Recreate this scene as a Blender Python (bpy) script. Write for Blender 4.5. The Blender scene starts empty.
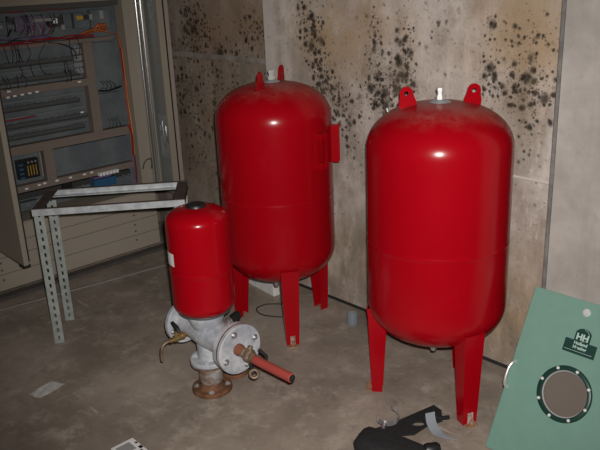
import bpy, bmesh, math, random
from mathutils import Vector, Matrix
random.seed(7)
sc = bpy.context.scene
col = sc.collection
PI = math.pi
V = Vector

# ------------------------------------------------------------------ helpers
def setp(o, label=None, cat=None, group=None, kind=None):
    if label: o['label'] = label
    if cat: o['category'] = cat
    if group: o['group'] = group
    if kind: o['kind'] = kind
    return o

def thing(name, loc, label, cat, group=None, rot=(0, 0, 0)):
    o = bpy.data.objects.new(name, None)
    col.objects.link(o)
    o.location = loc
    o.rotation_euler = rot
    o.empty_display_size = .1
    return setp(o, label, cat, group)

def frame(d):
    d = V(d).normalized()
    a = V((0, 0, 1)) if abs(d.z) < .95 else V((1, 0, 0))
    x = a.cross(d).normalized()
    return x, d.cross(x).normalized(), d

class MB:
    """collects shapes into one mesh"""
    def __init__(s): s.bm = bmesh.new()
    def _face(s, vs):
        try: return s.bm.faces.new(vs)
        except ValueError: return None
    def box(s, c, size, M=None, bev=0):
        hx, hy, hz = [k / 2 for k in size]
        vs = []
        for x, y, z in ((-1,-1,-1),(1,-1,-1),(1,1,-1),(-1,1,-1),(-1,-1,1),(1,-1,1),(1,1,1),(-1,1,1)):
            p = V((x*hx, y*hy, z*hz))
            if M: p = M @ p
            vs.append(s.bm.verts.new(p + V(c)))
        fs = [s._face([vs[i] for i in f]) for f in ((0,3,2,1),(4,5,6,7),(0,1,5,4),(1,2,6,5),(2,3,7,6),(3,0,4,7))]
        if bev:
            es = list({e for f in fs for e in f.edges})
            bmesh.ops.bevel(s.bm, geom=es, offset=bev, segments=2, affect='EDGES', profile=.6)
        return s
    def b2(s, x0, x1, y0, y1, z0, z1, bev=0):
        return s.box(((x0+x1)/2, (y0+y1)/2, (z0+z1)/2), (abs(x1-x0), abs(y1-y0), abs(z1-z0)), None, bev)
    def lathe(s, prof, o=(0,0,0), d=(0,0,1), seg=32, caps=True):
        x, y, z = frame(d); o = V(o)
        rings = []
        for r, h in prof:
            if r < 1e-6: rings.append([s.bm.verts.new(o + z*h)])
            else: rings.append([s.bm.verts.new(o + z*h + (x*math.cos(2*PI*k/seg) + y*math.sin(2*PI*k/seg))*r) for k in range(seg)])
        for a, b in zip(rings, rings[1:]):
            for k in range(seg):
                k2 = (k+1) % seg
                if len(a) == 1 and len(b) == 1: continue
                if len(a) == 1: s._face([a[0], b[k2], b[k]])
                elif len(b) == 1: s._face([a[k], a[k2], b[0]])
                else: s._face([a[k], a[k2], b[k2], b[k]])
        if caps:
            if len(rings[0]) > 1: s._face(list(reversed(rings[0])))
            if len(rings[-1]) > 1: s._face(rings[-1])
        return s
    def cyl(s, p0, p1, r0, r1=None, seg=20):
        p0, p1 = V(p0), V(p1); r1 = r0 if r1 is None else r1
        return s.lathe([(r0, 0), (r1, (p1-p0).length)], p0, p1-p0, seg)
    def ring(s, o, d, ro, ri, h, seg=32):
        return s.lathe([(ri, 0), (ro, 0), (ro, h), (ri, h), (ri, 0)], o, d, seg, False)
    def torus(s, o, d, R, r, seg=32, k=10, a0=0, a1=2*PI):
        x, y, z = frame(d); o = V(o)
        full = abs(a1-a0) > 2*PI-1e-3
        pts = [o + (x*math.cos(a0+(a1-a0)*i/seg) + y*math.sin(a0+(a1-a0)*i/seg))*R for i in range(seg if full else seg+1)]
        return s.tube(pts, r, k, full)
    def tube(s, pts, r, k=8, closed=False):
        pts = [V(p) for p in pts]; n = len(pts); rings = []; px = None
        for i, p in enumerate(pts):
            if closed: t = pts[(i+1) % n] - pts[i-1]
            else: t = pts[min(i+1, n-1)] - pts[max(i-1, 0)]
            t.normalize()
            if px is None: px = frame(t)[0]
            else:
                px = px - t*px.dot(t)
                px = px.normalized() if px.length > 1e-6 else frame(t)[0]
            py = t.cross(px)
            rr = r[i] if isinstance(r, (list, tuple)) else r
            rings.append([s.bm.verts.new(p + (px*math.cos(2*PI*j/k) + py*math.sin(2*PI*j/k))*rr) for j in range(k)])
        for i in range(n if closed else n-1):
            a, b = rings[i], rings[(i+1) % n]
            for j in range(k): s._face([a[j], a[(j+1) % k], b[(j+1) % k], b[j]])
        if not closed:
            s._face(list(reversed(rings[0]))); s._face(rings[-1])
        return s
    def prism(s, poly, h, M):
        """polygon in the local xy plane of M, extruded h along local z"""
        a = [s.bm.verts.new(M @ V((x, y, 0))) for x, y in poly]
        b = [s.bm.verts.new(M @ V((x, y, h))) for x, y in poly]
        s._face(list(reversed(a))); s._face(b)
        n = len(a)
        for i in range(n): s._face([a[i], a[(i+1) % n], b[(i+1) % n], b[i]])
        return s
    def holed(s, outer, inner, h, M):
        """plate between two loops with the same count of points"""
        n = len(outer)
        R = [[s.bm.verts.new(M @ V((x, y, z))) for x, y in L] for L, z in ((outer, 0), (inner, 0), (inner, h), (outer, h))]
        for q in range(4):
            A, B = R[q], R[(q+1) % 4]
            for i in range(n): s._face([A[i], A[(i+1) % n], B[(i+1) % n], B[i]])
        return s
    def build(s, name, mat, parent=None, smooth=None, off=True):
        bmesh.ops.recalc_face_normals(s.bm, faces=s.bm.faces[:])
        me = bpy.data.meshes.new(name)
        s.bm.to_mesh(me); s.bm.free()
        me.materials.append(mat)
        if smooth:
            for p in me.polygons: p.use_smooth = True
            me.set_sharp_from_angle(angle=math.radians(smooth))
        o = bpy.data.objects.new(name, me); col.objects.link(o)
        if parent:
            o.parent = parent
            if off:
                base = V((0,0,0)); q = parent
                while q: base += q.location; q = q.parent
                me.transform(Matrix.Translation(-base))
        return o

def curve_pts(pts, n=8):
    P = [V(p) for p in pts]; P = [P[0]*2-P[1]] + P + [P[-1]*2-P[-2]]
    out = []
    for i in range(1, len(P)-2):
        for k in range(n):
            t = k/n; a, b, c, d = P[i-1:i+3]
            out.append(.5*((2*b) + (c-a)*t + (2*a-5*b+4*c-d)*t*t + (3*b-a-3*c+d)*t**3))
    return out + [P[-2]]

# ------------------------------------------------------------------ materials
class N:
    def __init__(s, name):
        s.m = bpy.data.materials.new(name); s.m.use_nodes = True
        s.t = s.m.node_tree; s.b = s.t.nodes['Principled BSDF']
        s.co = s.n('ShaderNodeTexCoord').outputs['Object']
    def n(s, k, **kw):
        x = s.t.nodes.new(k)
        for a, b in kw.items(): setattr(x, a, b)
        return x
    def l(s, a, b): s.t.links.new(a, b)
    def put(s, sock, v):
        if isinstance(v, bpy.types.NodeSocket): s.l(v, sock)
        else: sock.default_value = v
    def math(s, op, a, b=0., clamp=False):
        x = s.n('ShaderNodeMath', operation=op, use_clamp=clamp)
        s.put(x.inputs[0], a); s.put(x.inputs[1], b); return x.outputs[0]
    def noise(s, scale, detail=4, rough=.55, stretch=None, off=None):
        x = s.n('ShaderNodeTexNoise'); x.inputs['Scale'].default_value = scale
        x.inputs['Detail'].default_value = detail; x.inputs['Roughness'].default_value = rough
        c = s.co
        if stretch or off:
            mp = s.n('ShaderNodeMapping')
            if stretch: mp.inputs['Scale'].default_value = stretch
            if off: mp.inputs['Location'].default_value = off
            s.l(c, mp.inputs[0]); c = mp.outputs[0]
        s.l(c, x.inputs['Vector']); return x.outputs['Fac']
    def step(s, v, a, b):
        x = s.n('ShaderNodeMapRange', interpolation_type='SMOOTHSTEP')
        s.put(x.inputs['Value'], v); x.inputs['From Min'].default_value = a; x.inputs['From Max'].default_value = b
        return x.outputs[0]
    def mix(s, f, a, b):
        x = s.n('ShaderNodeMix', data_type='RGBA')
        s.put(x.inputs[0], f)
        for i, v in ((6, a), (7, b)):
            if isinstance(v, tuple): v = (*v, 1)[:4]
            s.put(x.inputs[i], v)
        return x.outputs[2]
    def sep(s):
        x = s.n('ShaderNodeSeparateXYZ'); s.l(s.co, x.inputs[0]); return x.outputs
    def bump(s, h, st=.3, dist=.01):
        x = s.n('ShaderNodeBump'); x.inputs['Strength'].default_value = st; x.inputs['Distance'].default_value = dist
        s.l(h, x.inputs['Height']); s.l(x.outputs[0], s.b.inputs['Normal'])
    def out(s, c, rough=.5, metal=0., **kw):
        if isinstance(c, tuple): c = (*c, 1)[:4]
        s.put(s.b.inputs['Base Color'], c); s.put(s.b.inputs['Roughness'], rough); s.put(s.b.inputs['Metallic'], metal)
        for k, v in kw.items(): s.put(s.b.inputs[k], v)
        return s.m

def plain(name, c, rough=.5, metal=0., var=.15, scale=30, bump=0, **kw):
    n = N(name); f = n.noise(scale, 3)
    d = tuple(x*(1-var) for x in c); e = tuple(min(1, x*(1+var)) for x in c)
    cc = n.mix(f, d, e)
    if bump: n.bump(f, bump, .004)
    return n.out(cc, rough, metal, **kw)

def two(name, c1, c2, scale, a, b, rough=.6, metal=0., bump=.1, detail=5, metal2=None):
    n = N(name); f = n.step(n.noise(scale, detail, .65), a, b)
    g = n.noise(scale*6, 3)
    c = n.mix(f, c1, c2); c = n.mix(n.math('MULTIPLY', g, .35), c, tuple(x*.55 for x in c2))
    if bump: n.bump(g, bump, .003)
    return n.out(c, rough, metal if metal2 is None else n.math('ADD', n.math('MULTIPLY', f, metal2-metal), metal))

def red_paint(name, dust_z):
    n = N(name)
    z = n.sep()[2]
    c = n.mix(n.noise(6, 3), (.305, .0010, .005), (.345, .0015, .007))
    # settled dust on the dome of the vessel, in smudges
    d = n.math('MULTIPLY', n.step(z, dust_z, dust_z+.06), n.step(n.noise(7, 6, .7), .36, .72))
    scr = n.math('MULTIPLY', n.step(n.noise(9, 2, .5, (1, 1, .06)), .70, .74), n.step(n.noise(4, 2, .5, None, (3, 1, 2)), .55, .7))
    c = n.mix(n.math('MULTIPLY', d, .38), c, (.42, .25, .20))
    c = n.mix(n.math('MULTIPLY', scr, .10), c, (.7, .25, .22))
    r = n.math('ADD', n.math('MULTIPLY', d, .35), .22)
    n.bump(n.noise(5, 2), .02, .01)
    return n.out(c, r, 0., **{'Coat Weight': .0, 'Specular IOR Level': .28})

def blob_sum(n, blobs, xs, zs):
    tot = None
    for (bx, bz, rx, rz, w) in blobs:
        dx = n.math('MULTIPLY', n.math('SUBTRACT', xs, bx), 1/rx)
        dz = n.math('MULTIPLY', n.math('SUBTRACT', zs, bz), 1/rz)
        q = n.math('ADD', n.math('MULTIPLY', dx, dx), n.math('MULTIPLY', dz, dz))
        e = n.math('MULTIPLY', n.math('EXPONENT', n.math('MULTIPLY', q, -1.)), w)
        tot = e if tot is None else n.math('ADD', tot, e)
    return tot

def mould_wall(name, base1, base2, tan, blobs, tans, vs=26., lo=.05, edge=None, dirt=None):
    n = N(name)
    # wobble the coordinates a little so spots are irregular
    o = n.sep(); w1 = n.math('MULTIPLY', n.math('SUBTRACT', n.noise(9, 3), .5), .035)
    w2 = n.math('MULTIPLY', n.math('SUBTRACT', n.noise(9, 3, .5, None, (5, 3, 7)), .5), .035)
    xs = n.math('ADD', o[0], w1); zs = n.math('ADD', o[2], w2)
    D = n.math('ADD', blob_sum(n, blobs, xs, zs), lo)
    T = blob_sum(n, tans, xs, zs)
    c = n.mix(n.step(n.noise(3.4, 8, .68), .38, .64), base1, base2)
    c = n.mix(n.math('MULTIPLY', n.step(n.noise(5, 4, .6, (1, 1, .12)), .50, .68), .55), c, tuple(x*1.22 for x in base2))
    c = n.mix(n.math('MULTIPLY', n.step(n.noise(7, 7, .75, (1, 1, .5), (3, 0, 8)), .46, .70), .60), c, tuple(x*q for x, q in zip(base1, (.62, .56, .50))))
    c = n.mix(n.math('MULTIPLY', n.step(n.noise(16, 6, .75, (1, 1, .25), (9, 0, 1)), .56, .70), .55), c, tuple(x*1.3 for x in base2))
    if edge: c = n.mix(n.math('MULTIPLY', n.step(n.math('ADD', o[0], n.math('MULTIPLY', w1, .5)), -2.955, -3.01), .75), c, edge)
    tt = n.math('MULTIPLY', T, n.step(n.noise(4, 5, .6, None, (2, 2, 5)), .25, .6), True)
    c = n.mix(n.math('MULTIPLY', tt, .95), c, tan)
    if dirt:
        dd = n.math('MULTIPLY', blob_sum(n, dirt, xs, zs), n.step(n.noise(6, 8, .75, (1, 1, .35), (7, 1, 2)), .36, .60), True)
        c = n.mix(n.math('MULTIPLY', dd, .80), c, (.19, .155, .115))
    cmb = n.n('ShaderNodeCombineXYZ'); n.l(xs, cmb.inputs[0]); n.l(zs, cmb.inputs[1])
    rag = n.math('MULTIPLY', n.math('SUBTRACT', n.noise(80, 5, .75), .5), .42)
    for sca, mul, top, dark in ((vs*.48, .55, .30, .85), (vs*.85, .80, .30, .92), (vs*1.5, .80, .28, .92), (vs*3.0, .60, .27, .75)):
        vo = n.n('ShaderNodeTexVoronoi', voronoi_dimensions='2D'); vo.inputs['Scale'].default_value = sca
        n.l(cmb.outputs[0], vo.inputs['Vector'])
        rnd = n.n('ShaderNodeSeparateColor'); n.l(vo.outputs['Color'], rnd.inputs[0])
        # every cell has its own threshold, so spots come in many sizes
        size = n.math('MULTIPLY', n.math('SUBTRACT', n.math('MULTIPLY', D, mul), rnd.outputs[0]), .75)
        size = n.math('MINIMUM', size, top)
        dist = n.math('ADD', vo.outputs['Distance'], rag)
        m = n.step(n.math('SUBTRACT', size, dist), -.16, .18)
        c = n.mix(n.math('MULTIPLY', m, dark), c, (.022, .018, .014))
    soft = n.math('MULTIPLY', n.math('MULTIPLY', D, n.step(n.noise(11, 6, .7), .40, .70)), .38, True)
    c = n.mix(soft, c, (.13, .095, .06))
    sp = n.math('MULTIPLY', n.step(n.noise(60, 3, .6), .62, .70), .35)
    c = n.mix(sp, c, (.12, .10, .08))
    h = n.math('ADD', n.noise(14, 5, .6), n.math('MULTIPLY', n.noise(90, 3), .4))
    n.bump(h, .25, .01)
    return n.out(c, .9, 0., **{'Specular IOR Level': .15})

def concrete(name, c1, c2, c3, streak=None, sc1=1.6, bump=.2, scuff=False):
    n = N(name)
    c = n.mix(n.step(n.noise(sc1, 7, .62), .34, .66), c1, c2)
    c = n.mix(n.math('MULTIPLY', n.step(n.noise(sc1*3.1, 6, .7, streak, (4, 1, 0)), .52, .74), .55), c, c3)
    c = n.mix(n.math('MULTIPLY', n.step(n.noise(sc1*9, 5, .7, None, (1, 7, 0)), .55, .8), .5), c, tuple(x*.6 for x in c1))
    if scuff:
        c = n.mix(n.math('MULTIPLY', n.step(n.noise(7, 9, .78, None, (2, 9, 0)), .50, .66), .55), c, c3)
        c = n.mix(n.math('MULTIPLY', n.step(n.noise(5.5, 9, .78, None, (8, 3, 0)), .54, .68), .55), c, tuple(x*.55 for x in c1))
        for k, (ax, ay) in enumerate(((1, .12), (.12, 1), (.5, .12))):
            sc_ = n.math('MULTIPLY', n.step(n.noise(20, 4, .6, (ax, ay, 1), (k*3, 1, 0)), .64, .70), n.step(n.noise(3, 3, .6, None, (k*5, 2, 0)), .50, .62))
            c = n.mix(n.math('MULTIPLY', sc_, .45), c, tuple(min(1, x*1.25) for x in c3))
        pt = n.step(n.noise(38, 3, .6), .68, .74)
        c = n.mix(n.math('MULTIPLY', pt, .5), c, tuple(x*.4 for x in c1))
        # rust-coloured drips left on the slab
        c = n.mix(n.math('MULTIPLY', n.step(n.noise(2.3, 5, .7, None, (4, 4, 0)), .62, .74), .40), c, (.25, .14, .075))
    g = n.noise(45, 5, .7)
    c = n.mix(n.math('MULTIPLY', g, .3), c, tuple(x*.7 for x in c2))
    n.bump(n.math('ADD', g, n.noise(6, 4)), bump, .006)
    return n.out(c, n.math('ADD', n.math('MULTIPLY', n.noise(3, 4), .25), .62), 0., **{'Specular IOR Level': .25})

RED = red_paint('red_gloss_paint', 1.15)
RED_S = red_paint('red_gloss_paint_small', 5.)
MOULD = [(-2.77,1.45,.05,.12,.9), (-2.68,1.32,.055,.22,1.25), (-2.62,1.16,.10,.12,.9), (-2.50,1.04,.08,.12,1.0),
         (-2.30,1.47,.04,.07,1.0), (-2.29,1.26,.08,.14,1.0), (-2.13,1.20,.09,.09,1.35), (-2.12,1.36,.07,.15,.8), (-2.24,1.12,.12,.09,.9),
         (-1.93,1.40,.06,.12,.45), (-1.69,1.28,.05,.14,.95), (-1.56,1.23,.11,.08,.95), (-1.51,1.40,.12,.10,.75), (-1.45,1.20,.10,.12,.7),
         (-1.69,1.47,.04,.04,.6), (-1.52,1.02,.09,.12,.45), (-2.40,.85,.12,.2,.35)]
TANS = [(-2.62,1.40,.22,.25,.9), (-2.28,1.40,.22,.20,.8), (-1.52,1.42,.24,.26,1.1), (-1.5,.25,.4,.25,1.0), (-2.35,.3,.5,.2,.7)]
PLASTER = mould_wall('mouldy_plaster', (.375,.31,.265), (.60,.535,.485), (.40,.285,.18), MOULD, TANS, 26., .10, (.58,.53,.49), [(-2.4,.25,.7,.42,1.), (-1.5,.2,.3,.25,.9), (-1.5,1.18,.2,.12,.6), (-2.3,1.2,.12,.14,.45), (-1.46,.95,.12,.12,.5)])
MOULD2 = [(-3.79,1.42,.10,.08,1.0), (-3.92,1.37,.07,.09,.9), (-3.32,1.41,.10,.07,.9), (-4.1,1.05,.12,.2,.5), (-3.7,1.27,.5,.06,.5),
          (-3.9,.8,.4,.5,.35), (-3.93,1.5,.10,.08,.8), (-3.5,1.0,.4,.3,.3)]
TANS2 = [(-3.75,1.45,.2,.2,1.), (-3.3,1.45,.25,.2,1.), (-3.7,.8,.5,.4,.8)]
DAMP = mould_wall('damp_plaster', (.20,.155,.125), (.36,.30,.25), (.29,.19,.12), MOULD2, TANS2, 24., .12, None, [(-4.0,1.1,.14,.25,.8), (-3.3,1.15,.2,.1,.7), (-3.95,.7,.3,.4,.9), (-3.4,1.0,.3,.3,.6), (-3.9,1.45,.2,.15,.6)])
FLOOR = concrete('floor_concrete', (.205,.166,.130), (.385,.322,.264), (.54,.47,.40), None, 1.6, .3, True)
PIER = concrete('pier_concrete', (.255,.228,.205), (.42,.385,.35), (.20,.17,.145), (1, 1, .08), 2.2, .12)
CREAM = plain('cream_enamel', (.30,.26,.205), .55, 0, .06, 4)
CREAM_L = plain('cream_enamel_edge', (.35,.305,.245), .5, 0, .06, 6)
DKGREY = plain('dark_steel', (.09,.085,.08), .5, .3)
GALV = two('galvanised_steel', (.40,.43,.45), (.60,.62,.63), 22, .35, .65, .5, .35, .12)
GALV_RUST = two('slotted_angle_steel', (.30,.33,.31), (.42,.45,.42), 18, .35, .65, .6, .25, .12)
BROWN = two('brown_primer', (.070,.045,.036), (.105,.075,.062), 20, .35, .65, .7)
PLATE = two('mounting_plate_steel', (.125,.145,.158), (.19,.21,.22), 5, .35, .65, .55, .25, .03)
DUCT = plain('cable_duct_plastic', (.20,.155,.13), .6, 0, .12, 14)
DARKRAIL = plain('terminal_rail_dark', (.045,.047,.045), .5, .1, .3, 60)
GREYMOD = plain('grey_module_plastic', (.30,.30,.29), .5, 0, .12, 20)
WHITE = plain('white_plastic', (.78,.77,.74), .5, 0, .05)
BLACK = plain('black_plastic', (.012,.012,.013), .42, 0, .3, 60)
RUBBER = plain('black_rubber', (.016,.015,.015), .6, 0, .3, 80)
BLUE = plain('blue_plastic', (.025,.10,.20), .45, 0, .1)
YELLOW = plain('yellow_ochre_wire', (.50,.30,.04), .5, 0, .1)
ORANGE = plain('orange_wire', (.36,.085,.02), .5, 0, .1)
REDW = plain('red_wire', (.27,.012,.016), .5, 0, .2)
PURPLE = plain('purple_wire', (.16,.10,.24), .5, 0, .2)
CHROME = plain('chrome', (.78,.78,.78), .16, 1., .05)
STEEL = plain('zinc_steel', (.60,.60,.60), .35, .9, .12, 60)
GREYPRIMER = two('grey_pipe_paint', (.31,.33,.37), (.55,.56,.585), 13, .36, .64, .6, .0, .25)
RUST = two('rusty_iron', (.085,.042,.022), (.23,.10,.045), 22, .35, .7, .85, .1, .4)
RUSTGREY = two('rust_streaked_grey_iron', (.17,.09,.05), (.38,.37,.36), 12, .40, .62, .6, .1, .2)
BRASS = two('tarnished_brass', (.30,.18,.07), (.52,.36,.15), 30, .35, .65, .38, .8, .1)
BRASS_D = two('dull_brown_brass', (.15,.105,.07), (.28,.20,.13), 30, .35, .65, .5, .5, .15)
REDSLEEVE = plain('faded_red_sleeve', (.36,.058,.045), .55, 0, .12, 18)
GREEN = two('pale_green_enamel', (.152,.280,.226), (.162,.295,.240), 3, .3, .7, .42, 0, .02)
DKGREEN = plain('dark_green_frame', (.006,.035,.027), .4, 0, .15)
SIGNLET = plain('sign_lettering', (.36,.50,.44), .5, 0, .05)
PAPER = two('dusty_paper', (.52,.50,.48), (.66,.64,.61), 30, .35, .65, .85, 0, .2)
FOAM = two('white_foam_block', (.78,.77,.75), (.68,.66,.63), 14, .4, .7, .85, 0, .25)
RUSTSTAIN = two('rust_stain', (.36,.14,.04), (.20,.08,.03), 40, .35, .65, .9)
GREYSTRIP = plain('grey_plastic_strip', (.24,.26,.29), .4, 0, .1)
NYLON = two('black_nylon', (.006,.006,.0065), (.013,.013,.014), 60, .35, .65, .9, 0, .35)
STRIP = plain('floor_strip_steel', (.27,.25,.235), .5, .2, .2, 12)
DARKBASE = plain('plinth_dark', (.07,.06,.055), .7, 0, .3, 12)
EDGESTRIP = two('dark_edge_strip', (.115,.105,.10), (.19,.175,.165), 16, .35, .65, .85, 0, .2)

RUSTBOLT = two('rusted_bolt', (.30,.12,.05), (.42,.30,.22), 60, .40, .66, .75, .15, .2)
def clear(name, c, mixf, rough=.1):
    n = N(name)
    b = n.out(c, rough, 0.)
    tr = n.n('ShaderNodeBsdfTransparent'); mx = n.n('ShaderNodeMixShader')
    fr = n.math('ADD', n.math('MULTIPLY', n.noise(12, 4), .25), mixf-.12)
    n.l(fr, mx.inputs[0]); n.l(tr.outputs[0], mx.inputs[1]); n.l(n.b.outputs[0], mx.inputs[2])
    n.l(mx.outputs[0], n.t.nodes['Material Output'].inputs[0])
    return n.m
DUSTY = clear('dusty_window', (.20,.165,.14), .50, .3)
CLEARP = clear('clear_bluish_plastic', (.36,.42,.48), .25, .2)
POCKETM = clear('clear_pocket_film', (.42,.44,.45), .25, .15)

# ------------------------------------------------------------------ setting
def struct(name, mb, m, label=None, smooth=None):
    return setp(mb.build(name, m, None, smooth), label, None, None, 'structure')
WY = 2.594
struct('floor', MB().b2(-6, 2.5, -2.5, 3.4, -.15, 0), FLOOR, 'stained brown-grey concrete floor')
struct('wall_back', MB().b2(-3.075, -1.2, WY, 3.0, 0, 2.8), PLASTER, 'mould-spotted pale plaster wall behind the red vessels')
struct('wall_recess', MB().b2(-4.75, -3.075, 2.71, 3.0, 0, 2.8), DAMP, 'dark damp plaster wall behind the open cabinet door')
w = MB().b2(-1.238, 2.5, 2.338, 3.0, 0, 2.8)
struct('wall_right', w, PIER, 'smooth grey concrete pier at the right')
struct('trim_1', MB().b2(-1.248, -1.236, 2.330, 2.5935, 0, 2.8, .002), EDGESTRIP, 'dark strip along the edge of the concrete pier')  # thin dark grey strip standing at the pier's left corner
struct('wall_left', MB().b2(-4.75, -4.52, -2.5, 2.71, 0, 2.8), DAMP)
struct('ceiling', MB().b2(-4.75, 2.5, -2.5, 3.0, 2.8, 2.95), PIER)
# steel strip let into the floor in front of the cabinet
a, b = V((-3.876, 1.251, 0)), V((-3.70, 2.52, 0)); dv = (b-a).normalized(); a = a - dv*1.6
nn = V((-dv.y, dv.x, 0))
m = MB(); ang = math.atan2(dv.y, dv.x); Mr = Matrix.Rotation(ang, 4, 'Z')
m.box((a+b)/2+V((0,0,.003)), ((b-a).length, .022, .006), Mr)
struct('trim_2', m, STRIP, 'narrow metal strip let into the floor before the cabinet')
m = MB().b2(-4.06, -3.985, .4, 2.58, 0, .012).b2(-3.99, -3.98, .4, 2.58, 0, .02)
struct('trim_3', m, DARKBASE, 'dark strip along the foot of the cabinet')
# low plaster ridge across the damp wall
m = MB(); m.prism([(-.018,0),(-.008,.004),(.008,.004),(.018,0)], 1.25, Matrix(((0,0,-1,-3.05),(0,-1,0,2.7105),(1,0,.004,1.226),(0,0,0,1))))
struct('trim_4', m, two('plaster_ridge', (.20,.165,.14), (.34,.29,.25), 7, .35, .65, .9), 'pale horizontal ridge across the dark damp wall')
# formwork line on the plaster
m = MB(); m.tube([(-1.75, WY+.0085, .877), (-1.6, WY+.006, .873), (-1.5, WY+.006, .872), (-1.24, WY+.006, .868)], .0085, 8)
struct('trim_5', m, plain('plaster_line', (.56,.50,.455), .9, 0, .25, 9), 'thin raised line across the plaster wall', 60)

# ------------------------------------------------------------------ expansion vessels
def pol(c, az, r, z=0):
    a = math.radians(az); return V((c[0]+r*math.cos(a), c[1]+r*math.sin(a), z))

def vessel_profile(R, z0, z1, hd, e=2.5, e2=2.0, n=14, seam=None):
    P = []
    for i in range(n+1):
        t = i/n*PI/2
        P.append((R*math.sin(t)**(2/e), z0+hd*(1-math.cos(t)**(2/e2))))
    P[0] = (0, z0)
    if seam:
        za, zc = P[-1][1], z1-hd
        for k in range(1, 8): P.append((R, za+(seam-.02-za)*k/8))
        for dz, dr in ((-.014, 0), (-.007, .0002), (-.003, .0012), (0, .0016), (.003, .0012), (.007, .0002), (.014, 0)): P.append((R+dr, seam+dz))
        for k in range(1, 8): P.append((R, seam+.02+(zc-seam-.02)*k/8))
    Q = []
    for i in range(n+1):
        t = i/n*PI/2
        Q.append((R*math.cos(t)**(2/e), z1-hd*(1-math.sin(t)**(2/e2))))
    Q[-1] = (0, z1)
    return P+Q

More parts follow.
